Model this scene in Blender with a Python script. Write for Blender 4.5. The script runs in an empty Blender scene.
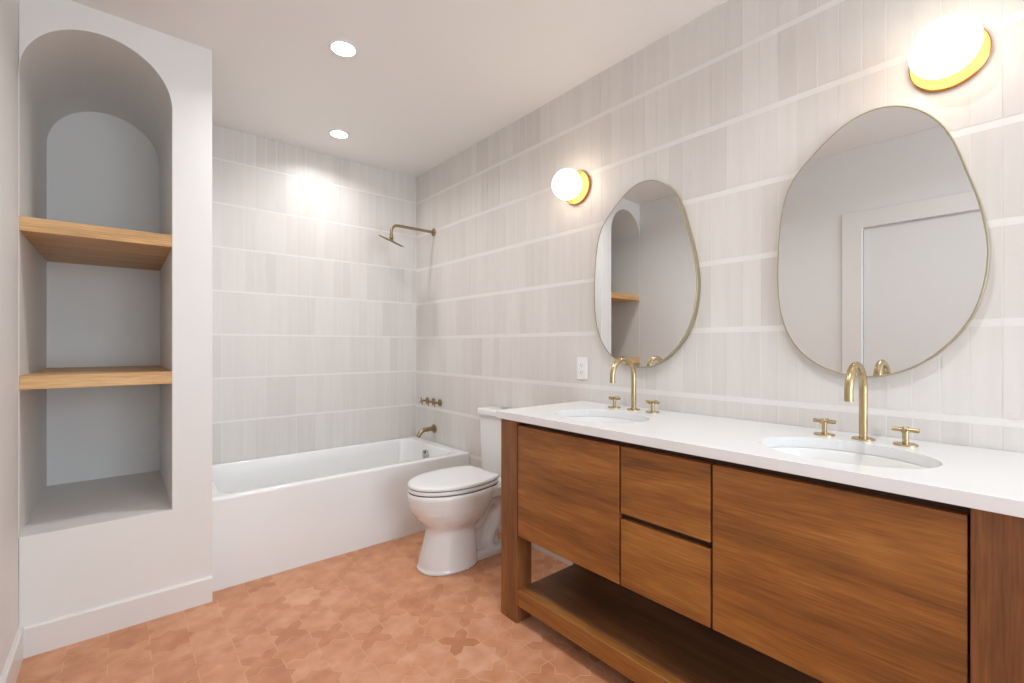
import bpy, bmesh, math, random
from mathutils import Vector, Matrix
from mathutils.geometry import tessellate_polygon
random.seed(7)
PI = math.pi
C = bpy.context.scene.collection
S = bpy.context.scene

# ---------------------------------------------------------------- camera, world, exposure
cam_d = bpy.data.cameras.new('camera')
cam_d.sensor_width = 36.0
cam_d.lens = 461.0 / 1024 * 36.0
cam_d.shift_y = 4.5 / 1024
cam_d.clip_start = 0.02
cam = bpy.data.objects.new('camera', cam_d)
C.objects.link(cam)
cam.location = (0, 0, 1.2)
cam.rotation_euler = (PI/2, 0, -math.atan2(.6468, .7627))
S.camera = cam

w = bpy.data.worlds.new('daylight'); S.world = w; w.use_nodes = True
w.node_tree.nodes['Background'].inputs[0].default_value = (.77, .89, 1.0, 1)
w.node_tree.nodes['Background'].inputs[1].default_value = 4.0
S.view_settings.view_transform = 'Standard'
S.view_settings.look = 'None'
S.view_settings.exposure = 0.90
S.view_settings.gamma = 1.0
S.view_settings.use_curve_mapping = False

DOWNLIGHT_W = 4.2
DOWNLIGHT_COL = (.97, .98, .99)
SCONCE_E = 3.0
SCONCE_COL = (1.0, .86, .66)

# portal at the added, unseen window behind the camera (daylight enters only through it)
pl = bpy.data.lights.new('added_window_portal', 'AREA'); pl.shape = 'RECTANGLE'; pl.size = 1.8; pl.size_y = 1.8
pl.cycles.is_portal = True
po = bpy.data.objects.new('added_window_portal', pl); C.objects.link(po)
po.location = (.78, -2.43, 1.4); po.rotation_euler = (PI/2, 0, 0)

# ---------------------------------------------------------------- materials
def lin(r, g, b):
    f = lambda c: (c/12.92 if c <= .04045 else ((c+.055)/1.055)**2.4)
    return (f(r/255), f(g/255), f(b/255), 1)

def mat(name, col, rough=.5, metal=0.0, noise=0.0, nscale=20, bump=0.0, bscale=60, coat=0.0, emit=None, es=0, spec=.5):
    m = bpy.data.materials.new(name); m.use_nodes = True
    nt = m.node_tree; b = nt.nodes['Principled BSDF']
    b.inputs['Base Color'].default_value = col
    b.inputs['Roughness'].default_value = rough
    b.inputs['Metallic'].default_value = metal
    b.inputs['Coat Weight'].default_value = coat
    b.inputs['Specular IOR Level'].default_value = spec
    tc = nt.nodes.new('ShaderNodeTexCoord')
    if noise:
        n = nt.nodes.new('ShaderNodeTexNoise'); n.inputs['Scale'].default_value = nscale; n.inputs['Detail'].default_value = 4
        nt.links.new(tc.outputs['Object'], n.inputs['Vector'])
        mx = nt.nodes.new('ShaderNodeMix'); mx.data_type = 'RGBA'
        mx.inputs['A'].default_value = tuple(c*(1-noise) for c in col[:3])+(1,)
        mx.inputs['B'].default_value = tuple(min(1, c*(1+noise)) for c in col[:3])+(1,)
        nt.links.new(n.outputs['Fac'], mx.inputs['Factor'])
        nt.links.new(mx.outputs['Result'], b.inputs['Base Color'])
    if bump:
        n2 = nt.nodes.new('ShaderNodeTexNoise'); n2.inputs['Scale'].default_value = bscale; n2.inputs['Detail'].default_value = 3
        nt.links.new(tc.outputs['Object'], n2.inputs['Vector'])
        bp = nt.nodes.new('ShaderNodeBump'); bp.inputs['Strength'].default_value = bump; bp.inputs['Distance'].default_value = .002
        nt.links.new(n2.outputs['Fac'], bp.inputs['Height']); nt.links.new(bp.outputs['Normal'], b.inputs['Normal'])
    if emit:
        b.inputs['Emission Color'].default_value = emit
        b.inputs['Emission Strength'].default_value = es
    return m

def wood(name, dark, mid, light, axis, tilt=0.0, rough=.45, scale=1.0, spec=.5):
    """procedural timber; axis = grain direction 0,1,2"""
    m = bpy.data.materials.new(name); m.use_nodes = True
    nt = m.node_tree; b = nt.nodes['Principled BSDF']; L = nt.links.new
    b.inputs['Roughness'].default_value = rough
    b.inputs['Specular IOR Level'].default_value = spec
    tc = nt.nodes.new('ShaderNodeTexCoord'); mp = nt.nodes.new('ShaderNodeMapping')
    oi = nt.nodes.new('ShaderNodeObjectInfo')
    ad = nt.nodes.new('ShaderNodeVectorMath'); ad.operation = 'ADD'
    sc = nt.nodes.new('ShaderNodeVectorMath'); sc.operation = 'SCALE'; sc.inputs[0].default_value = (3.1, 5.3, 7.7)
    L(oi.outputs['Random'], sc.inputs['Scale']); L(tc.outputs['Object'], ad.inputs[0]); L(sc.outputs[0], ad.inputs[1])
    L(ad.outputs[0], mp.inputs['Vector'])
    s = [9*scale]*3; s[axis] = 1.1*scale
    mp.inputs['Scale'].default_value = s
    mp.inputs['Rotation'].default_value = (tilt, 0, 0)
    n1 = nt.nodes.new('ShaderNodeTexNoise'); n1.inputs['Scale'].default_value = 1.0; n1.inputs['Detail'].default_value = 6; n1.inputs['Roughness'].default_value = .62; n1.inputs['Distortion'].default_value = .35
    L(mp.outputs[0], n1.inputs['Vector'])
    mp2 = nt.nodes.new('ShaderNodeMapping'); s2 = [170*scale]*3; s2[axis] = 7*scale
    mp2.inputs['Scale'].default_value = s2; mp2.inputs['Rotation'].default_value = (tilt, 0, 0); L(ad.outputs[0], mp2.inputs['Vector'])
    n2 = nt.nodes.new('ShaderNodeTexNoise'); n2.inputs['Scale'].default_value = 1.0; n2.inputs['Detail'].default_value = 2
    L(mp2.outputs[0], n2.inputs['Vector'])
    cr = nt.nodes.new('ShaderNodeValToRGB')
    cr.color_ramp.elements[0].position = .30; cr.color_ramp.elements[0].color = dark
    cr.color_ramp.elements[1].position = .70; cr.color_ramp.elements[1].color = light
    e = cr.color_ramp.elements.new(.5); e.color = mid
    L(n1.outputs['Fac'], cr.inputs['Fac'])
    mx = nt.nodes.new('ShaderNodeMix'); mx.data_type = 'RGBA'; mx.blend_type = 'MULTIPLY'
    mr = nt.nodes.new('ShaderNodeMapRange'); mr.inputs['From Min'].default_value = .3; mr.inputs['From Max'].default_value = .7
    mr.inputs['To Min'].default_value = .74; mr.inputs['To Max'].default_value = 1.15
    L(n2.outputs['Fac'], mr.inputs['Value'])
    cb = nt.nodes.new('ShaderNodeCombineColor'); [L(mr.outputs[0], cb.inputs[i]) for i in range(3)]
    mx.inputs['Factor'].default_value = 1.0
    L(cr.outputs['Color'], mx.inputs['A']); L(cb.outputs[0], mx.inputs['B']); L(mx.outputs['Result'], b.inputs['Base Color'])
    bp = nt.nodes.new('ShaderNodeBump'); bp.inputs['Strength'].default_value = .15; bp.inputs['Distance'].default_value = .001
    L(n2.outputs['Fac'], bp.inputs['Height']); L(bp.outputs['Normal'], b.inputs['Normal'])
    return m

def tonemat(name, lo, hi, rough_lo, rough_hi, streak, attr='tone', bump=.2, nsc=9, third=None, amp=.9):
    """ceramic whose colour runs from lo to hi with each tile's own tone value"""
    m = bpy.data.materials.new(name); m.use_nodes = True
    nt = m.node_tree; b = nt.nodes['Principled BSDF']; L = nt.links.new
    at = nt.nodes.new('ShaderNodeAttribute'); at.attribute_name = attr
    tc = nt.nodes.new('ShaderNodeTexCoord'); mp = nt.nodes.new('ShaderNodeMapping'); mp.inputs['Scale'].default_value = streak
    L(tc.outputs['Object'], mp.inputs['Vector'])
    n = nt.nodes.new('ShaderNodeTexNoise'); n.inputs['Scale'].default_value = 1; n.inputs['Detail'].default_value = 4
    L(mp.outputs[0], n.inputs['Vector'])
    m1 = nt.nodes.new('ShaderNodeMath'); m1.operation = 'MULTIPLY_ADD'; m1.inputs[1].default_value = amp; m1.inputs[2].default_value = -amp/2
    L(n.outputs['Fac'], m1.inputs[0])
    a1 = nt.nodes.new('ShaderNodeMath'); a1.operation = 'ADD'; a1.use_clamp = True
    L(m1.outputs[0], a1.inputs[0]); L(at.outputs['Fac'], a1.inputs[1])
    cr = nt.nodes.new('ShaderNodeValToRGB'); cr.color_ramp.elements[0].color = lo; cr.color_ramp.elements[1].color = hi
    if third:
        e = cr.color_ramp.elements.new(.5); e.color = third
    L(a1.outputs[0], cr.inputs['Fac']); L(cr.outputs['Color'], b.inputs['Base Color'])
    mr = nt.nodes.new('ShaderNodeMapRange'); mr.inputs['To Min'].default_value = rough_lo; mr.inputs['To Max'].default_value = rough_hi
    L(n.outputs['Fac'], mr.inputs['Value']); L(mr.outputs[0], b.inputs['Roughness'])
    n3 = nt.nodes.new('ShaderNodeTexNoise'); n3.inputs['Scale'].default_value = nsc; n3.inputs['Detail'].default_value = 3
    L(tc.outputs['Object'], n3.inputs['Vector'])
    bp = nt.nodes.new('ShaderNodeBump'); bp.inputs['Strength'].default_value = bump; bp.inputs['Distance'].default_value = .004
    L(n3.outputs['Fac'], bp.inputs['Height']); L(bp.outputs['Normal'], b.inputs['Normal'])
    return m

M = dict(
    paint=mat('warm_white_paint', lin(234, 232, 229), .55, bump=.06, bscale=180),
    ceil=mat('ceiling_paint', lin(242, 240, 237), .6, bump=.05, bscale=200),
    trim=mat('trim_paint', lin(232, 229, 225), .35),
    doorp=mat('door_paint', lin(228, 227, 225), .35),
    grout_w=mat('white_wall_grout', lin(232, 228, 224), .5, noise=.02, nscale=40),
    tile_w=tonemat('glazed_wall_tile', lin(213, 207, 202), lin(226, 221, 216), .28, .5, (40, 40, 3), bump=.22, nsc=11),
    grout_f=mat('sand_floor_grout', lin(218, 170, 132), .8, noise=.08, nscale=60),
    terra=tonemat('terracotta', lin(188, 124, 86), lin(222, 168, 136), .28, .55, (12, 12, 12), bump=.15, nsc=14, third=lin(208, 147, 109), amp=1.5),
    tub=mat('tub_enamel', lin(238, 238, 237), .12, coat=.3),
    china=mat('vitreous_china', lin(232, 230, 228), .10, coat=.4),
    seatp=mat('seat_plastic', lin(236, 236, 235), .22),
    quartz=mat('white_quartz', lin(236, 236, 236), .22, noise=.01, nscale=90),
    basin=mat('basin_china', lin(240, 239, 237), .10, coat=.3),
    brass=mat('brushed_brass', lin(190, 170, 132), .27, 1.0, noise=.05, nscale=120),
    brass_d=mat('aged_brass', lin(162, 143, 112), .30, 1.0, noise=.08, nscale=120),
    gold=mat('polished_gold', lin(214, 150, 84), .3, 1.0, noise=.02, nscale=60),
    chrome=mat('chrome', lin(190, 190, 190), .12, 1.0),
    mirror=mat('mirror_glass', (.82, .83, .83, 1), .0, 1.0),
    frame=mat('champagne_frame', lin(190, 180, 152), .3, 1.0),
    plastic=mat('white_plastic', lin(240, 240, 240), .3),
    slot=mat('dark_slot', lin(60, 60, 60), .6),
    black=mat('black_rubber', lin(20, 20, 20), .6),
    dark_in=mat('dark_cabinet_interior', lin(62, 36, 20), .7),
    globe=mat('lit_opal_glass', (.9, .9, .88, 1), .3, emit=SCONCE_COL+(1,), es=SCONCE_E),
    lens=mat('lit_downlight_lens', (.9, .9, .9, 1), .4, emit=(1, .97, .93, 1), es=12),
    wood_h=wood('stained_oak_horizontal', lin(112, 67, 26), lin(150, 94, 40), lin(174, 117, 55), 1, tilt=.14, scale=1.15),
    wood_v=wood('stained_oak_upright', lin(104, 63, 31), lin(134, 84, 44), lin(158, 104, 58), 2, scale=1.2),
    wood_s=wood('stained_oak_shelf', lin(92, 57, 30), lin(120, 77, 44), lin(142, 96, 58), 1),
    oak=wood('light_oak', lin(196, 148, 92), lin(214, 168, 110), lin(226, 184, 128), 0, scale=1.4),
)

# ---------------------------------------------------------------- mesh helpers
def place(o, parent):
    C.objects.link(o)
    if parent is not None: o.parent = parent
    return o

def wloc(p):
    v = Vector((0, 0, 0))
    while p is not None:
        v += p.location; p = p.parent
    return v

def obj(name, bm, m, parent=None, smooth=False, origin=None, bevel=0, bseg=2, local=False, ang=35):
    """link a bmesh (built in world coordinates unless local) as ONE mesh object"""
    bmesh.ops.recalc_face_normals(bm, faces=bm.faces)
    base = Vector(origin) if origin is not None else wloc(parent)
    if not local: bmesh.ops.translate(bm, verts=bm.verts, vec=-base)
    me = bpy.data.meshes.new(name); bm.to_mesh(me); bm.free()
    me.materials.append(m)
    for p in me.polygons: p.use_smooth = bool(smooth)
    if smooth:
        try: me.set_sharp_from_angle(angle=math.radians(ang))
        except Exception: pass
    o = bpy.data.objects.new(name, me); place(o, parent)
    if origin is not None: o.location = base - wloc(parent)
    if bevel:
        b = o.modifiers.new('bevel', 'BEVEL'); b.width = bevel; b.segments = bseg; b.limit_method = 'ANGLE'; b.angle_limit = math.radians(40)
    return o

def tag(o, label=None, cat=None, group=None, kind=None):
    if label: o['label'] = label
    if cat: o['category'] = cat
    if group: o['group'] = group
    if kind: o['kind'] = kind
    return o

def thing(name, label, cat, loc=(0, 0, 0), group=None):
    o = bpy.data.objects.new(name, None); o.empty_display_size = .05
    C.objects.link(o); o.location = loc
    return tag(o, label, cat, group)

def dup(root, loc, label=None):
    r = root.copy(); C.objects.link(r); r.location = loc
    if label: r['label'] = label
    for ch in list(root.children):
        c = ch.copy(); C.objects.link(c); c.parent = r
        for g in list(ch.children):
            d = g.copy(); C.objects.link(d); d.parent = c
    return r

def box(bm, x0, x1, y0, y1, z0, z1):
    vs = [bm.verts.new((x, y, z)) for z in (z0, z1) for x, y in ((x0, y0), (x1, y0), (x1, y1), (x0, y1))]
    for f in ((0, 3, 2, 1), (4, 5, 6, 7), (0, 1, 5, 4), (1, 2, 6, 5), (2, 3, 7, 6), (3, 0, 4, 7)):
        bm.faces.new([vs[i] for i in f])
    return bm

def bx(*a): return box(bmesh.new(), *a)

def frame_of(d):
    d = Vector(d).normalized()
    a = Vector((0, 0, 1)) if abs(d.z) < .9 else Vector((1, 0, 0))
    u = d.cross(a).normalized(); v = d.cross(u).normalized()
    return d, u, v

def lathe(bm, prof, base, axis, n=48, closed=False):
    """prof = [(radius, height along axis)]"""
    d, u, v = frame_of(axis); base = Vector(base); rings = []
    for r, h in prof:
        if r < 1e-6: rings.append([bm.verts.new(base + d*h)])
        else: rings.append([bm.verts.new(base + d*h + (u*math.cos(2*PI*k/n) + v*math.sin(2*PI*k/n))*r) for k in range(n)])
    for a, b in zip(rings, rings[1:]):
        for k in range(n):
            q = [a[k % len(a)], a[(k+1) % len(a)], b[(k+1) % len(b)], b[k % len(b)]]
            q2 = []
            for x in q:
                if x not in q2: q2.append(x)
            if len(q2) > 2: bm.faces.new(q2)
    for rg in (rings[0], rings[-1]):
        if len(rg) > 2 and not closed: bm.faces.new(rg)
    return bm

def tube(bm, pts, r, n=20, radii=None):
    pts = [Vector(p) for p in pts]; rings = []
    t0 = (pts[1]-pts[0]).normalized(); d, u, v = frame_of(t0)
    for i, p in enumerate(pts):
        if i == 0: t = pts[1]-pts[0]
        elif i == len(pts)-1: t = pts[-1]-pts[-2]
        else: t = (pts[i+1]-pts[i]).normalized() + (pts[i]-pts[i-1]).normalized()
        t.normalize()
        u = (u - t*u.dot(t)).normalized(); v = t.cross(u)
        rr = radii[i] if radii else r
        rings.append([bm.verts.new(p + (u*math.cos(2*PI*k/n) + v*math.sin(2*PI*k/n))*rr) for k in range(n)])
    for a, b in zip(rings, rings[1:]):
        for k in range(n): bm.faces.new((a[k], a[(k+1) % n], b[(k+1) % n], b[k]))
    bm.faces.new(rings[0]); bm.faces.new(rings[-1])
    return bm

def loft(bm, rings, cap0=True, cap1=True):
    R = [[bm.verts.new(p) for p in r] for r in rings]; n = len(R[0])
    for a, b in zip(R, R[1:]):
        for k in range(n): bm.faces.new((a[k], a[(k+1) % n], b[(k+1) % n], b[k]))
    if cap0: bm.faces.new(R[0])
    if cap1: bm.faces.new(R[-1])
    return bm

def slab(bm, outer, holes, to3d, d0, d1):
    """flat plate with holes: outlines in 2-D, to3d(a, b, d) -> point, d0..d1 thickness"""
    loops = [outer] + holes
    flat = [p for l in loops for p in l]
    tris = tessellate_polygon([[Vector((p[0], p[1], 0)) for p in l] for l in loops])
    A = [bm.verts.new(to3d(p[0], p[1], d0)) for p in flat]; B = [bm.verts.new(to3d(p[0], p[1], d1)) for p in flat]
    for t in tris:
        try: bm.faces.new([A[i] for i in t]); bm.faces.new([B[i] for i in reversed(t)])
        except ValueError: pass
    s = 0
    for l in loops:
        n = len(l)
        for k in range(n): bm.faces.new((A[s+k], A[s+(k+1) % n], B[s+(k+1) % n], B[s+k]))
        s += n
    return bm

def arc(c, r, a0, a1, n, ry=None):
    ry = ry or r
    return [(c[0]+r*math.cos(a0+(a1-a0)*k/n), c[1]+ry*math.sin(a0+(a1-a0)*k/n)) for k in range(n+1)]

def rrect(x0, x1, y0, y1, r, n=8):
    out = []
    for cx, cy, a in ((x1-r, y1-r, 0), (x0+r, y1-r, PI/2), (x0+r, y0+r, PI), (x1-r, y0+r, 1.5*PI)):
        out += arc((cx, cy), r, a, a+PI/2, n)
    return out

# ---------------------------------------------------------------- the room shell
XL, XR, YB, YR, H = -.30, 1.87, 3.436, -2.40, 2.597
YN, XN = 2.575, .328            # front of the niche column, its free side
YT = 2.66                       # front of the tub

# floor: star and cross terracotta tiles set in grout
bm = bx(XL-.1, XR+.1, YR-.1, YB+.1, -.08, -.0005)
floor = tag(obj('floor', bm, M['grout_f']), kind='structure')
PT = .1277; CX0, CY0 = 1.1742, 1.3125
R_ = PT/2*math.sqrt(2); a_ = R_/math.sqrt(2)
def rot45(p): c = math.sqrt(.5); return (c*(p[0]-p[1]), c*(p[0]+p[1]))
oct_pts = []
for q in range(4):
    for p in ((R_, 0), (a_, R_-a_), (a_, a_), (R_-a_, a_)):
        for _ in range(q): p = (-p[1], p[0])
        oct_pts.append(rot45(p))
cr_pts = []
for q in range(4):
    for p in ((0, -R_), (a_-R_, -a_), (a_-R_, a_-R_), (-a_, a_-R_)):
        for _ in range(q): p = (p[1], -p[0])
        cr_pts.append(rot45(p))
def inset(poly, d):
    n = len(poly); out = []
    ar = sum(poly[i][0]*poly[(i+1) % n][1]-poly[(i+1) % n][0]*poly[i][1] for i in range(n))
    s = 1 if ar > 0 else -1
    for i in range(n):
        p0, p1, p2 = Vector(poly[i-1]), Vector(poly[i]), Vector(poly[(i+1) % n])
        e1 = (p1-p0).normalized(); e2 = (p2-p1).normalized()
        n1 = Vector((-e1.y, e1.x))*s; n2 = Vector((-e2.y, e2.x))*s
        b = (n1+n2).normalized(); k = d/max(.45, b.dot(n1))
        out.append(tuple(p1+b*k))
    return out
star_i, cross_i = inset(oct_pts, .0017), inset(cr_pts, .0017)
bm = bmesh.new(); lay = bm.faces.layers.float.new('tone')
for i in range(-13, 7):
    for j in range(-31, 13):
        cx, cy = CX0+i*PT, CY0+j*PT
        if cx < XL-.03 or cx > XR+.03 or cy > YT+.05 and cx > XN or cy > YN+.05 and cx < XN: continue
        poly = star_i if (i+j) % 2 == 0 else cross_i
        tone = min(1, max(0, random.gauss(.52 if (i+j) % 2 == 0 else .36, .13)))
        z = random.uniform(-.0001, .0001)
        top = [bm.verts.new((cx+p[0], cy+p[1], z)) for p in poly]
        lo = [bm.verts.new((cx+p[0]*1.002, cy+p[1]*1.002, -.0008)) for p in poly]
        f = bm.faces.new(top); f[lay] = tone
        for k in range(len(poly)):
            f = bm.faces.new((lo[k], lo[(k+1) % len(poly)], top[(k+1) % len(poly)], top[k])); f[lay] = tone
# trim to the room (tiles are cut at the walls)
for co, no in (((XL-.005, 0, 0), (-1, 0, 0)), ((XR+.005, 0, 0), (1, 0, 0)), ((0, YR, 0), (0, -1, 0))):
    bmesh.ops.bisect_plane(bm, geom=bm.verts[:]+bm.edges[:]+bm.faces[:], plane_co=co, plane_no=no, clear_outer=True)
obj('star_and_cross_tile', bm, M['terra'], floor)

# ceiling
tag(obj('ceiling', bx(XL-.1, XR+.1, YR-.1, YB+.1, H, H+.1), M['ceil']), kind='structure')

# left wall with its door opening
DY0, DY1, DZ = .068, .878, 2.03
def yz(x): return lambda a, b, d: (d, a, b)
bm = slab(bmesh.new(), [(YR-.1, 0), (DY0, 0), (DY0, DZ), (DY1, DZ), (DY1, 0), (YB, 0), (YB, H), (YR-.1, H)], [], yz(0), XL-.12, XL)
tag(obj('wall_left', bm, M['paint']), kind='structure')
d1 = tag(obj('door_1', slab(bmesh.new(), [(DY0+.004, .008), (DY1-.004, .008), (DY1-.004, DZ-.004), (DY0+.004, DZ-.004)],
      [], yz(0), XL-.055, XL-.014), M['doorp'], bevel=.002), kind='structure')
cas = .118
obj('casing', slab(bmesh.new(), [(DY0, 0), (DY0, DZ), (DY1, DZ), (DY1, 0), (DY1+cas, 0), (DY1+cas, DZ+cas), (DY0-cas, DZ+cas), (DY0-cas, 0)], [], yz(0), XL, XL+.016), M['trim'], d1, bevel=.002)
hd = obj('door_handle', lathe(lathe(bmesh.new(), [(0, 0), (.026, 0), (.026, .006), (.01, .008), (.01, .04), (0, .04)], (XL-.014, DY0+.07, .95), (1, 0, 0), 24),
      [(.009, 0), (.009, .11)], (XL+.022, DY0+.065, .95), (0, 1, 0), 16), M['brass'], d1, smooth=True)

# right wall + back wall (backing that shows as the pale grout), rear wall with an added, unseen window
wr = tag(obj('wall_right', bx(XR, XR+.12, YR-.1, YB+.1, 0, H), M['grout_w']), kind='structure')
wb = tag(obj('wall_back', bx(XN-.02, XR+.12, YB, YB+.12, 0, H), M['grout_w']), kind='structure')
tag(obj('wall_niche_back', bx(XL-.12, XN-.02, YB, YB+.12, 0, H), M['paint']), kind='structure')
xz = lambda a, b, d: (a, d, b)
tag(obj('wall_rear', slab(bmesh.new(), [(XL-.12, 0), (XR+.12, 0), (XR+.12, H), (XL-.12, H)], [[(-.12, .5), (1.68, .5), (1.68, 2.3), (-.12, 2.3)]], xz, YR-.12, YR), M['paint']), kind='structure')
w1 = tag(obj('added_window_1', slab(bmesh.new(), [(-.12, .5), (1.68, .5), (1.68, 2.3), (-.12, 2.3)], [[(-.08, .54), (.765, .54), (.765, 2.26), (-.08, 2.26)], [(.795, .54), (1.64, .54), (1.64, 2.26), (.795, 2.26)]], xz, YR-.10, YR-.06), M['trim'], bevel=.003), kind='structure')  # unseen window, added to let light in from behind the camera
obj('added_window_casing', slab(bmesh.new(), [(-.21, .41), (1.77, .41), (1.77, 2.39), (-.21, 2.39)], [[(-.12, .5), (1.68, .5), (1.68, 2.3), (-.12, 2.3)]], xz, YR, YR+.016), M['trim'], w1, bevel=.002)

# tiles of the two tiled walls: tall narrow tiles in level rows, each a little different
def tiles(name, parent, a0, a1, start, pitch, z0, band, to3d, zmin=0.0):
    bm = bmesh.new(); lay = bm.faces.layers.float.new('tone')
    k0 = math.floor((a0-start)/pitch)-1
    for row in range(-1, 10):
        zt = min(H, z0-.2785*row-band/2); zb = z0-.2785*(row+1)+band/2
        if zt < zmin or zt-zb < .01: continue
        zb = max(zb, zmin)
        base = random.uniform(-.05, .05); k = k0; run = 0; tone = .5
        while start+k*pitch < a1:
            l = max(a0, start+k*pitch); r = min(a1, start+(k+1)*pitch); k += 1
            if r-l < .004: continue
            if run <= 0: tone = random.gauss(.52, .19)+base; run = random.choice((1, 1, 1, 2, 2, 3))
            run -= 1
            g = random.choice((.0008, .0012, .0017, .0023))
            t = min(1, max(0, tone+random.gauss(0, .05)))
            ty = random.gauss(0, .00013); tz = random.gauss(0, .0003)
            pr = []
            for (a, b, sy, sz) in ((l+g, zb, -1, -1), (r-g, zb, 1, -1), (r-g, zt, 1, 1), (l+g, zt, -1, 1)):
                pr.append((a, b, max(.0003, .0009+sy*ty*.5+sz*tz*.6)))
            F = [bm.verts.new(to3d(*p)) for p in pr]; B = [bm.verts.new(to3d(p[0], p[1], -.002)) for p in pr]
            f = bm.faces.new(F); f[lay] = t
            for q in range(4):
                f = bm.faces.new((B[q], B[(q+1) % 4], F[(q+1) % 4], F[q])); f[lay] = t
    return obj(name, bm, M['tile_w'], parent)
tiles('wall_tile', wr, YR, YB-.003, 1.435, .0638, 2.380, .022, lambda a, b, d: (XR-d, a, b))
tiles('wall_tile', wb, XN, XR-.003, XN-.03, .0638, 2.387, .012, lambda a, b, d: (a, YB-d, b), .40)

# niche column: front face with an arched opening, solid right side
nx0, nx1, nz0, spring = -.2985, .176, .463, 2.262
rr = (nx1-nx0)/2; ncx = (nx0+nx1)/2
arch = [(nx0, nz0), (nx1, nz0)] + arc((ncx, spring), rr, 0, PI, 40)
bm = slab(bmesh.new(), [(XL, 0), (XN, 0), (XN, H), (XL, H)], [arch], xz, YN, YB)
tag(obj('wall_niche', bm, M['paint'], bevel=.005, bseg=3), kind='structure')
# baseboards
def baseboard(name, pts):
    bm = bmesh.new(); h, t = .118, .014
    (x0, y0), (x1, y1) = pts; d = Vector((x1-x0, y1-y0, 0)).normalized(); nrm = Vector((d.y, -d.x, 0))
    prof = [(0, 0), (t, 0), (t, h-.008), (t-.006, h), (0, h)]
    loft(bm, [[Vector(p+(0,))+nrm*a+Vector((0, 0, b)) for a, b in prof] for p in pts])
    return tag(obj(name, bm, M['trim']), kind='structure')
baseboard('baseboard_niche', [(XL+.014, YN), (XN, YN)])
baseboard('baseboard_left', [(XL, DY1+cas), (XL, YN-.0005)])

# niche shelves
def niche_shelf(z0, z1, label):
    bm = bx(nx0+.0005, nx1-.0005, YN-.002, YB-.001, z0, z1)
    return tag(obj('niche_shelf', bm, M['oak'], origin=(ncx, YN, z0), bevel=.0015), label, 'shelf', 'oak shelves in the arched niche')
niche_shelf(1.645, 1.700, 'light oak shelf spanning the arched niche, the upper one')
niche_shelf(1.031, 1.085, 'light oak shelf spanning the arched niche, the lower one')

# ---------------------------------------------------------------- bathtub
tub = thing('bathtub', 'white alcove bathtub with flat front apron below the tiled shower wall', 'bathtub', (1.1, 3.05, 0))
x0, x1, y0, y1 = XN+.004, XR-.003, YT, YB-.003
def rg(dx0, dx1, dy0, dy1, r, z): return [(a, b, z) for a, b in rrect(x0+dx0, x1-dx1, y0+dy0, y1-dy1, r)]
rings = [rg(0, 0, 0, 0, .004, 0), rg(0, 0, 0, 0, .004, .440), rg(.0015, .0015, .0015, .0015, .004, .449), rg(.006, .006, .006, .006, .006, .4535), rg(.012, .012, .012, .012, .01, .455),
         rg(.05, .085, .050, .032, .09, .455), rg(.056, .090, .056, .038, .09, .452), rg(.062, .094, .062, .043, .09, .442),
         rg(.08, .100, .072, .055, .10, .38), rg(.14, .115, .088, .075, .12, .22), rg(.25, .13, .11, .11, .13, .13), rg(.31, .17, .15, .15, .13, .095), rg(.40, .25, .22, .22, .1, .085)]
obj('tub_shell', loft(bmesh.new(), rings), M['tub'], tub, smooth=True, ang=50)
ov = lathe(bmesh.new(), [(0, 0), (.038, 0), (.038, .006), (.032, .012), (0, .012)], (x1-.104, 3.09, .375), (-1, 0, .1), 32)
ovo = obj('overflow_cover', ov, M['chrome'], tub, smooth=True); ovo['label'] = 'chrome overflow cover'
lv = lathe(bmesh.new(), [(0, 0), (.007, 0), (.007, .03), (0, .03)], (x1-.118, 3.09, .382), (-.3, 0, .95), 12)
obj('overflow_lever', lv, M['chrome'], ovo, smooth=True)
dr = obj('drain', lathe(bmesh.new(), [(0, 0), (.035, 0), (.033, .004), (0, .004)], (x1-.33, 3.05, .0845), (0, 0, 1), 24), M['chrome'], tub, smooth=True); dr['label'] = 'chrome drain'

# ---------------------------------------------------------------- shower fittings
sh = thing('shower_head', 'brass rain shower head on a long bent wall arm above the tub', 'shower head', (XR, 3.15, 2.09))
bm = lathe(bmesh.new(), [(0, 0), (.030, 0), (.030, .006), (.024, .010), (.012, .012), (0, .012)], (XR-.002, 3.15, 2.09), (-1, 0, 0), 32)
obj('wall_flange', bm, M['brass_d'], sh, smooth=True)
hx, hz = 1.512, 1.972
pts = [(XR-.004, 3.15, 2.09), (hx+.05, 3.15, 2.09)] + [(hx+.05-.05*math.sin(a), 3.15, 2.04+.05*math.cos(a)) for a in [PI/2*k/8 for k in range(1, 9)]] + [(hx, 3.15, 2.015)]
obj('shower_arm', tube(bmesh.new(), pts, .0105), M['brass_d'], sh, smooth=True)
nrm = Vector((.27, -.35, .9)).normalized(); hc = Vector((hx, 3.15, hz))
bm = lathe(bmesh.new(), [(0, 0), (.013, 0), (.013, .018), (.016, .02), (.016, .03), (.010, .034), (0, .034)], (hx, 3.15, 2.02), (0, 0, -1), 24)
bm = lathe(bm, [(0, 0), (.012, .0), (.014, .012), (0, .016)], hc, nrm, 24)
obj('swivel_joint', bm, M['brass_d'], sh, smooth=True)
bm = lathe(bmesh.new(), [(0, -.006), (.096, -.006), (.100, -.003), (.100, 0), (.096, .002), (.02, .005), (0, .006)], hc, nrm, 48)
ros = obj('spray_disc', bm, M['brass_d'], sh, smooth=True)
bm = bmesh.new(); d, u, v = frame_of(nrm)
for rr_, n_ in ((.02, 6), (.04, 12), (.06, 18), (.08, 24)):
    for k in range(n_):
        c = hc + (u*math.cos(2*PI*k/n_)+v*math.sin(2*PI*k/n_))*rr_
        lathe(bm, [(.0028, -.0055), (.0022, -.009)], c, nrm, 6)
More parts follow.
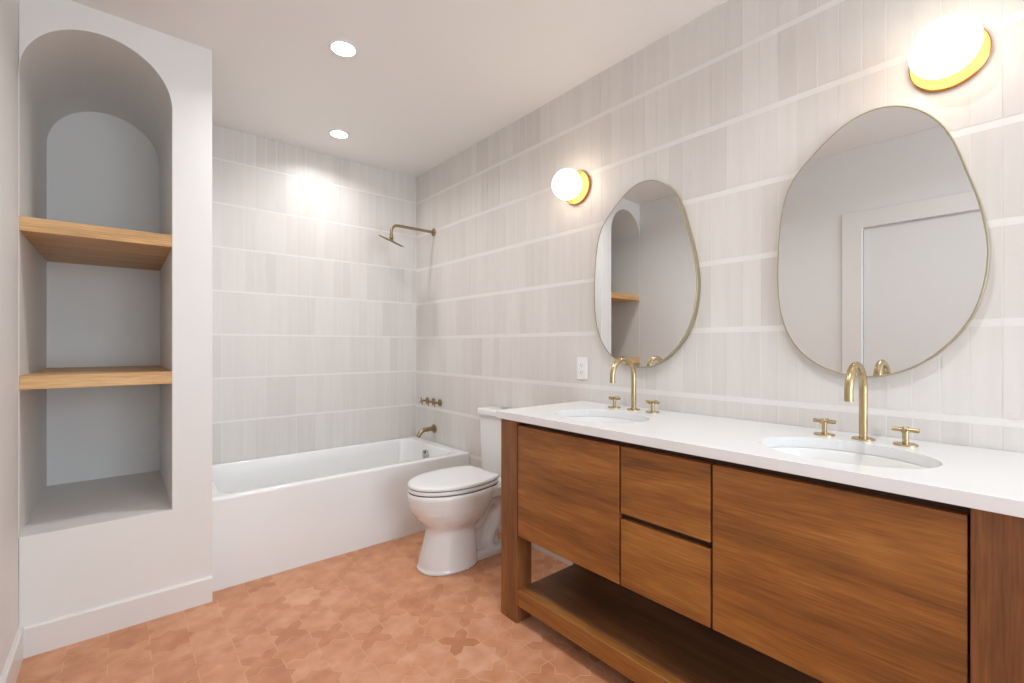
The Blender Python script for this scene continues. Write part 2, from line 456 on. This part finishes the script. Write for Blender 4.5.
nz = obj('spray_nozzles', bm, M['black'], ros); nz['label'] = 'small dark rubber nozzles'

def cross_handle_parts(parent, base, ax, bar_r=.0062, half=.031, h=.045, fl=.029, m='brass', two=True, ang=0.0):
    d, u, v = frame_of(ax); base = Vector(base)
    u, v = u*math.cos(ang)+v*math.sin(ang), v*math.cos(ang)-u*math.sin(ang)
    hnd = obj('handle', tube(tube(lathe(bmesh.new(), [(0, h-.010), (.0085, h-.010), (.0085, h+.006), (.007, h+.008), (0, h+.008)], base, ax, 24),
              [base+d*h-u*half, base+d*h+u*half], bar_r, 16), [base+d*h-v*half, base+d*h+v*half], bar_r, 16), M[m], parent, smooth=True)
    obj('escutcheon', lathe(bmesh.new(), [(0, 0), (fl, 0), (fl, .004), (fl-.001, .005), (0, .005)], base, ax, 40), M[m], hnd, smooth=True)
    obj('handle_stem', lathe(bmesh.new(), [(0, .004), (.0075, .004), (.0075, h-.008), (0, h-.008)], base, ax, 24), M[m], hnd, smooth=True)
    return hnd

vh = thing('tub_valve_handle', 'brass cross handle on the wall above the spout, the one of three nearest the toilet', 'tap handle', (XR-.003, 3.055, .765), 'three cross handles above the tub')
cross_handle_parts(vh, (XR-.003, 3.055, .765), (-1, 0, 0), .0048, .030, .052, .027, 'brass_d', ang=.4)
dup(vh, (XR-.003, 3.15, .765), 'brass cross handle on the wall above the spout, the middle one of three')
dup(vh, (XR-.003, 3.245, .765), 'brass cross handle on the wall above the spout, the one of three nearest the corner')

sp = thing('tub_spout', 'brass tub spout with bent down tip below the three cross handles', 'tub spout', (XR-.003, 3.14, .556))
obj('wall_flange', lathe(bmesh.new(), [(0, 0), (.033, 0), (.033, .008), (.030, .011), (0, .011)], (XR-.003, 3.14, .556), (-1, 0, 0), 32), M['brass_d'], sp, smooth=True)
pts = [(XR-.006, 3.14, .556), (XR-.085, 3.14, .555)] + [(XR-.085-.05*math.sin(a), 3.14, .505+.05*math.cos(a)) for a in [math.radians(52)*k/7 for k in range(1, 8)]]
e = Vector(pts[-1]); t = Vector((-math.cos(math.radians(52)), 0, -math.sin(math.radians(52)))); pts.append(tuple(e+t*.035))
obj('spout_tube', tube(bmesh.new(), pts, .0165, 28), M['brass_d'], sp, smooth=True)
ae = obj('aerator', lathe(bmesh.new(), [(0, 0), (.012, 0), (.012, .0012), (0, .0012)], Vector(pts[-1])-t*.0004, t, 24), M['black'], sp); ae['label'] = 'dark aerator opening'

# ---------------------------------------------------------------- toilet
TY = 2.178
toi = thing('toilet', 'white two piece toilet with closed lid between bathtub and wooden vanity', 'toilet', (1.45, TY, 0))
def egg(z, xf, xb, hw, n=40, sq=2.0, back=2.6):
    """oval: xf front (low x), xb back, widest at ~55% ; squarer at the back"""
    cx = xf+(xb-xf)*.56; out = []
    for k in range(n):
        a = 2*PI*k/n; c, s = math.cos(a), math.sin(a)
        e = back if c > 0 else sq
        rx = (xb-cx) if c > 0 else (cx-xf)
        px = abs(c)**(2/e)*(1 if c > 0 else -1); py = abs(s)**(2/e)*(1 if s > 0 else -1)
        out.append((cx+rx*px, TY+hw*py, z))
    return out
bm = bmesh.new()
prof = [(0, 1.205, 1.54, .139), (.012, 1.203, 1.543, .141), (.02, 1.210, 1.54, .136), (.06, 1.218, 1.538, .130), (.13, 1.240, 1.535, .120), (.19, 1.256, 1.535, .111), (.215, 1.258, 1.545, .114),
        (.232, 1.246, 1.56, .126), (.255, 1.222, 1.58, .144), (.285, 1.194, 1.60, .161), (.32, 1.172, 1.62, .174), (.355, 1.158, 1.64, .181), (.392, 1.152, 1.65, .186), (.413, 1.152, 1.65, .186), (.421, 1.158, 1.65, .181)]
loft(bm, [egg(z, a, b, c, sq=2.15) for z, a, b, c in prof])
# foot behind the column
foot = [(0, 1.36, 1.745, .100), (.035, 1.36, 1.745, .098), (.048, 1.37, 1.735, .088)]
loft(bm, [[(a, b, z) for a, b in rrect(xf, xb, TY-hw, TY+hw, .05)] for z, xf, xb, hw in foot])
# core web and deck under the tank
loft(bm, [[(a, b, z) for a, b in rrect(xf, xb, TY-hw, TY+hw, min(hw, .045)-.001)] for z, xf, xb, hw in ((.02, 1.42, 1.72, .052), (.15, 1.42, 1.71, .050), (.30, 1.42, 1.75, .060), (.345, 1.42, 1.80, .085))])
loft(bm, [[(a, b, z) for a, b in rrect(xf, xb, TY-hw, TY+hw, .05)] for z, xf, xb, hw in ((.325, 1.54, 1.80, .10), (.355, 1.52, 1.845, .145), (.40, 1.52, 1.85, .155), (.413, 1.52, 1.845, .150))])
# trapway: the S bend that bulges out of both sides
for s in (-1, 1):
    P = [(1.49, .21), (1.54, .20), (1.575, .235), (1.60, .285), (1.64, .312), (1.685, .295), (1.70, .24), (1.68, .18), (1.64, .13), (1.62, .08), (1.63, .03)]
    tube(bm, [(a, TY+s*.050, b) for a, b in P], .034, 16, radii=[.042, .042, .038, .036, .036, .037, .038, .038, .036, .036, .038])
bw = obj('bowl', bm, M['china'], toi, smooth=True)
rm = bw.modifiers.new('union', 'REMESH'); rm.mode = 'VOXEL'; rm.voxel_size = .0055; rm.use_smooth_shade = True
sm = bw.modifiers.new('soften', 'SMOOTH'); sm.factor = .5; sm.iterations = 5
def seat_ring(z, g):
    out = []
    for k in range(72):
        a = 2*PI*k/72; c, s_ = math.cos(a), math.sin(a); cx = 1.43
        out.append((min(cx+(.31-g if c > 0 else .275-g)*c, 1.640-g), TY+.006+(.185-g)*s_, z))
    return out
seat = obj('seat', loft(bmesh.new(), [seat_ring(0.4245, .008), seat_ring(0.4265, .003), seat_ring(0.4305, 0), seat_ring(0.4390, 0), seat_ring(0.4435, .003), seat_ring(0.4450, .008)]), M['seatp'], toi, smooth=True, ang=60)
lid = obj('seat_lid', loft(bmesh.new(), [seat_ring(0.4485, .007), seat_ring(0.4500, .002), seat_ring(0.4540, -.001), seat_ring(0.4620, 0), seat_ring(0.4675, .004), seat_ring(0.4700, .012), seat_ring(0.4715, .04), seat_ring(0.4725, .09)]), M['seatp'], toi, smooth=True, ang=60)
bf = obj('seat_gap_shade', loft(bmesh.new(), [seat_ring(.419, .005), seat_ring(.4275, .005)]), M['slot'], toi)  # dark layer filling the gap, its colour stands in for shade
bf['label'] = 'dark layer painting the shade in the gap under the seat'
bf = obj('seat_gap_shade', loft(bmesh.new(), [seat_ring(.447, .006), seat_ring(.4545, .006)]), M['slot'], toi)  # same dark infill painting the shade between seat and lid
bf['label'] = 'dark layer painting the shade between seat and lid'
for s in (-1, 1):
    obj('hinge', lathe(bmesh.new(), [(0, 0), (.011, 0), (.011, .05), (0, .05)], (1.655, TY+s*.075-.025, .450), (0, 1, 0), 20), M['seatp'], toi, smooth=True)
th = .19; tx0 = 1.712
def tk(z, gx, gy): return [(a, b, z) for a, b in rrect(tx0+gx, XR-.008, TY-th+gy, TY+th-gy, .03)]
obj('tank', loft(bmesh.new(), [tk(.405, .030, .030), tk(.412, .022, .022), tk(.44, .017, .018), tk(.60, .012, .010), tk(.774, .008, .005)]), M['china'], toi, smooth=True, ang=50)
def tl(z, g): return [(a, b, z) for a, b in rrect(tx0-.006+g, XR-.006-g*.3, TY-th-.006+g, TY+th+.006-g, .034)]
obj('tank_lid', loft(bmesh.new(), [tl(.7765, .004), tl(.779, 0), tl(.800, 0), tl(.808, .003), tl(.812, .010), tl(.814, .03)]), M['china'], toi, smooth=True, ang=50)
fb = obj('flush_button', lathe(bmesh.new(), [(0, 0), (.023, 0), (.023, .004), (.020, .006), (0, .006)], (1.80, TY+.02, .8135), (0, 0, 1), 32), M['chrome'], toi, smooth=True); fb['label'] = 'chrome flush button'

# ---------------------------------------------------------------- vanity
VX, VY0, VY1, VZ = 1.303, .004, 1.613, .878
van = thing('vanity_cabinet', 'long stained oak double vanity on square posts with an open bottom shelf', 'cabinet', (1.58, .81, 0))
PW = .107; BX = XR-.004
for (a, b) in ((VY1-PW, VY1), (VY0, VY0+PW)):
    obj('leg', bx(VX, VX+.088, a, b, 0, VZ), M['wood_v'], van, bevel=.002)
    obj('leg', bx(BX-.088, BX, a, b, 0, VZ), M['wood_v'], van, bevel=.002)
    s = (VY1-.03, VY1-.006) if b == VY1 else (VY0+.006, VY0+.03)
    obj('side_panel', bx(VX+.0885, BX-.0885, s[0], s[1], .38, VZ), M['wood_v'], van)
iy0, iy1 = VY0+PW+.0005, VY1-PW-.0005
obj('bottom_panel', bx(VX+.03, BX-.002, iy0, iy1, .384, .400), M['wood_s'], van)
obj('back_panel', bx(BX-.018, BX-.003, iy0, iy1, .401, VZ-.001), M['wood_s'], van)
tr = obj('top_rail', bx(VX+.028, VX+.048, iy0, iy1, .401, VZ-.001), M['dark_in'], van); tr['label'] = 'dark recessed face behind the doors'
zt, zb_ = .856, .379
obj('door', bx(VX+.004, VX+.0275, .972, 1.5015, zb_, zt), M['wood_h'], van, bevel=.0015)
obj('door', bx(VX+.004, VX+.0275, .1155, .643, zb_, zt), M['wood_h'], van, bevel=.0015)
obj('drawer', bx(VX+.004, VX+.0275, .650, .9645, .627, zt), M['wood_h'], van, bevel=.0015)
obj('drawer', bx(VX+.004, VX+.0275, .650, .9645, zb_, .607), M['wood_h'], van, bevel=.0015)
obj('shelf_rail', bx(VX+.004, VX+.044, iy0, iy1, .077, .148), M['wood_h'], van, bevel=.002)
obj('shelf', bx(VX+.0445, BX-.002, iy0, iy1, .118, .147), M['wood_s'], van, bevel=.001)

# countertop with two oval cut-outs
SY = (1.227, .385); SX = 1.525; SA, SB = .165, .206
def oval(cx, cy, a, b, n=72): return [(cx+a*math.cos(2*PI*k/n), cy+b*math.sin(2*PI*k/n)) for k in range(n)]
xy = lambda a, b, d: (a, b, d)
bm = slab(bmesh.new(), [(1.285, -.010), (XR-.003, -.010), (XR-.003, 1.626), (1.285, 1.626)], [oval(SX, y, SA, SB) for y in SY], xy, .8785, .910)
tag(obj('countertop', bm, M['quartz'], origin=(1.58, .81, .8785), bevel=.002, bseg=2), 'white quartz countertop with two oval sink cutouts on the oak vanity', 'countertop')

def make_sink():
    t = thing('sink_basin', 'white oval undermount sink basin, the far one near the toilet', 'sink', (SX, SY[0], .8785), 'undermount oval sinks')
    rings = []
    for (s, z) in ((1.10, -.0012), (1.0, -.0012), (.985, -.005), (.96, -.03), (.90, -.075), (.76, -.115), (.52, -.137), (.25, -.145), (.11, -.147)):
        rings.append([(x, y, z) for x, y in oval(0, 0, SA*s if s <= 1 else SA+.02, SB*s if s <= 1 else SB+.02)])
    b = obj('basin', loft(bmesh.new(), rings, cap0=False, cap1=True), M['basin'], t, smooth=True, local=True, ang=60)
    so = b.modifiers.new('thick', 'SOLIDIFY'); so.thickness = .007; so.offset = 1
    q = obj('drain', lathe(bmesh.new(), [(0, 0), (.022, 0), (.021, .003), (.010, .003), (.009, .006), (0, .007)], (0, 0, -.1465), (0, 0, 1), 28), M['brass'], t, smooth=True, local=True)
    q['label'] = 'brass drain'
    return t
sk = make_sink()
dup(sk, (SX, SY[1], .8785), 'white oval undermount sink basin, the near one at the right of the vanity')

# faucets: widespread gooseneck sets
def make_faucet():
    t = thing('faucet', 'brushed brass gooseneck faucet with two cross handles at the far sink near the toilet', 'faucet', (1.775, SY[0]+.012, .910), 'brass faucet sets on the countertop')
    B = Vector((1.775, SY[0]+.012, .910)); z1 = .155; r = .0775
    pts = [B+Vector((0, 0, .004)), B+Vector((0, 0, z1))] + [B+Vector((-r+r*math.cos(a), 0, z1+r*math.sin(a))) for a in [PI*k/20 for k in range(1, 21)]] + [B+Vector((-2*r, 0, z1-.025))]
    s = obj('spout', tube(bmesh.new(), pts, .0112, 28), M['brass'], t, smooth=True)
    obj('base_flange', lathe(bmesh.new(), [(0, 0), (.030, 0), (.030, .004), (.029, .005), (0, .005)], B, (0, 0, 1), 40), M['brass'], s, smooth=True)
    ae = obj('aerator', lathe(bmesh.new(), [(0, 0), (.008, 0), (.008, .001), (0, .001)], B+Vector((-2*r, 0, z1-.0245)), (0, 0, -1), 20), M['black'], s); ae['label'] = 'dark aerator'
    for dy in (.102, -.102):
        cross_handle_parts(t, B+Vector((-.007, dy, 0)), (0, 0, 1))
    return t
fc = make_faucet()
dup(fc, (1.757, SY[1]+.001, .910), 'brushed brass gooseneck faucet with two cross handles at the near sink on the right')

# ---------------------------------------------------------------- mirrors
RAD1 = [0.265, 0.266, 0.271, 0.28, 0.292, 0.309, 0.33, 0.347, 0.359, 0.373, 0.395, 0.42, 0.431, 0.431, 0.417, 0.39, 0.358, 0.326, 0.3, 0.281, 0.269, 0.262, 0.259, 0.258, 0.261, 0.267, 0.276, 0.285, 0.298, 0.315, 0.335, 0.354, 0.374, 0.395, 0.414, 0.427, 0.433, 0.432, 0.427, 0.413, 0.395, 0.376, 0.351, 0.327, 0.305, 0.288, 0.276, 0.269]
RAD2 = [0.272, 0.273, 0.279, 0.287, 0.301, 0.318, 0.338, 0.354, 0.362, 0.377, 0.398, 0.418, 0.432, 0.43, 0.412, 0.389, 0.362, 0.331, 0.304, 0.285, 0.275, 0.27, 0.265, 0.265, 0.268, 0.275, 0.283, 0.295, 0.308, 0.326, 0.345, 0.361, 0.378, 0.396, 0.411, 0.426, 0.434, 0.43, 0.429, 0.422, 0.407, 0.384, 0.357, 0.334, 0.313, 0.296, 0.284, 0.276]
raw = [(p+q)/2 for p, q in zip(RAD1, RAD2)]
raw = [(raw[i-1]+2*raw[i]+raw[(i+1) % 48])/4 for i in range(48)]
def radius(a):
    # smooth periodic interpolation of the traced outline
    f = (a/(2*PI)*48) % 48; i = int(f); t = f-i
    p0, p1, p2, p3 = raw[(i-1) % 48], raw[i], raw[(i+1) % 48], raw[(i+2) % 48]
    return .5*((2*p1)+(p2-p0)*t+(2*p0-5*p1+4*p2-p3)*t*t+(3*p1-p0-3*p2+p3)*t**3)
def blob(off, n=144):
    pts = []
    for k in range(n):
        a = 2*PI*k/n; r = radius(a); dr = (radius(a+.02)-radius(a-.02))/.04
        nx, nz = r*math.cos(a)+dr*math.sin(a), r*math.sin(a)-dr*math.cos(a); L_ = math.hypot(nx, nz)
        pts.append((r*math.cos(a)+off*nx/L_, r*math.sin(a)+off*nz/L_))
    return pts
def make_mirror():
    t = thing('wall_mirror', 'pebble shaped frameless-looking mirror with thin metal rim above the far sink', 'mirror', (XR-.002, 1.24, 1.53), 'pebble shaped mirrors above the vanity')
    MD = .006
    def rg_(off, x): return [((x-MD if x < -.01 else x), a, b) for a, b in blob(off)]
    obj('rim', loft(bmesh.new(), [rg_(-.004, -.0185), rg_(-.004, -.024), rg_(-.003, -.0245), rg_(0, -.0245), rg_(.0005, -.024), rg_(.0005, -.001), rg_(-.004, -.001), rg_(-.004, -.0185)], False, False), M['frame'], t, smooth=True, local=True, ang=40)
    bm = bmesh.new()
    V = [bm.verts.new((-.0235-MD, a, b)) for a, b in blob(-.0041)]; W = [bm.verts.new((-.019-MD, a, b)) for a, b in blob(-.0041)]
    bm.faces.new(V); bm.faces.new(W[::-1])
    for k in range(len(V)): bm.faces.new((V[k], V[(k+1) % len(V)], W[(k+1) % len(V)], W[k]))
    obj('glass', bm, M['mirror'], t, local=True)
    return t
mi = make_mirror()
mi['label'] = 'pebble shaped mirror with thin metal rim above the far sink, beside the outlet'
mi_near = dup(mi, (XR-.002, .39, 1.53), 'pebble shaped mirror with thin metal rim above the near sink, showing a door')

mi.rotation_euler.z = .020; mi.location.x -= .006   # hangs a touch off square

# ---------------------------------------------------------------- sconces
def make_sconce():
    c = (XR-.002, 1.655, 2.046)
    t = thing('wall_sconce', 'lit white globe sconce on a brass disc beside the far mirror', 'wall lamp', c, 'globe sconces on the tiled wall')
    obj('wall_plate', lathe(bmesh.new(), [(0, 0), (.088, 0), (.089, .003), (.089, .013), (.086, .016), (.082, .014), (.060, .009), (.040, .010), (0, .010)], c, (-1, 0, 0), 64), M['gold'], t, smooth=True)
    obj('stem', lathe(bmesh.new(), [(0, .009), (.022, .009), (.022, .022), (0, .022)], c, (-1, 0, 0), 32), M['gold'], t, smooth=True)
    bm = bmesh.new(); bmesh.ops.create_uvsphere(bm, u_segments=48, v_segments=32, radius=.078, matrix=Matrix.Translation(Vector(c)+Vector((-.087, 0, 0))))
    obj('globe_shade', bm, M['globe'], t, smooth=True, ang=180)
    return t
sc_ = make_sconce()
dup(sc_, (XR-.002, .204, 2.046), 'lit white globe sconce on a brass disc above the near mirror')

# ---------------------------------------------------------------- downlights
def make_downlight():
    t = thing('downlight', 'lit round recessed ceiling light nearer the camera, in front of the niche', 'ceiling light', (.795, 2.16, H), 'recessed ceiling lights')
    obj('trim_ring', lathe(bmesh.new(), [(.052, -.001), (.066, -.001), (.067, -.003), (.064, -.006), (.054, -.007), (.052, -.005), (.052, -.001)], (0, 0, 0), (0, 0, 1), 48, closed=True), M['plastic'], t, smooth=True, local=True)
    obj('lens', lathe(bmesh.new(), [(0, -.001), (.0525, -.001), (.0525, -.003), (0, -.0035)], (0, 0, 0), (0, 0, 1), 40), M['lens'], t, smooth=True, local=True)
    l = bpy.data.lights.new('downlight_lamp', 'AREA'); l.shape = 'DISK'; l.size = .10; l.energy = DOWNLIGHT_W; l.color = DOWNLIGHT_COL; l.spread = math.radians(150)
    o = bpy.data.objects.new('downlight_lamp', l); C.objects.link(o); o.parent = t; o.location = (0, 0, -.009)
    return t
dl = make_downlight()
tub_dl = dup(dl, (1.095, 3.05, H), 'lit round recessed ceiling light over the bathtub, close to the back wall')
dup(dl, (.795, .45, H), 'added, unseen recessed ceiling light above the aisle beside the near sink')  # extra unseen fixture, added only for its light
for ch in tub_dl.children:      # the wet-area lamp is a dimmer one
    if ch.type == 'LIGHT': ch.data = ch.data.copy(); ch.data.energy = DOWNLIGHT_W*.55

# ---------------------------------------------------------------- outlet
ou = thing('wall_outlet', 'white rectangular power outlet on the tiled wall left of the far mirror', 'outlet', (XR-.003, 1.623, 1.082))
def yzr(w, h, r, x): return [(x, a, b) for a, b in rrect(-w/2, w/2, -h/2, h/2, r, 4)]
obj('cover_plate', loft(bmesh.new(), [yzr(.072, .118, .004, 0), yzr(.072, .118, .004, -.003), yzr(.068, .114, .004, -.006)]), M['plastic'], ou, local=True)
rc = obj('receptacle', loft(bmesh.new(), [yzr(.034, .068, .003, -.005), yzr(.034, .068, .003, -.0085)]), M['plastic'], ou, local=True)
for zc in (.019, -.019):
    bm = bmesh.new()
    for yc, hh in ((-.0065, .004), (.0065, .005)): box(bm, -.0089, -.0082, yc-.001, yc+.001, zc-hh, zc+hh)
    lathe(bm, [(.0022, .0082), (.0022, .0089)], (0, 0, zc-.010), (-1, 0, 0), 10)
    so = obj('socket', bm, M['slot'], rc, local=True); so['label'] = 'dark socket slots'
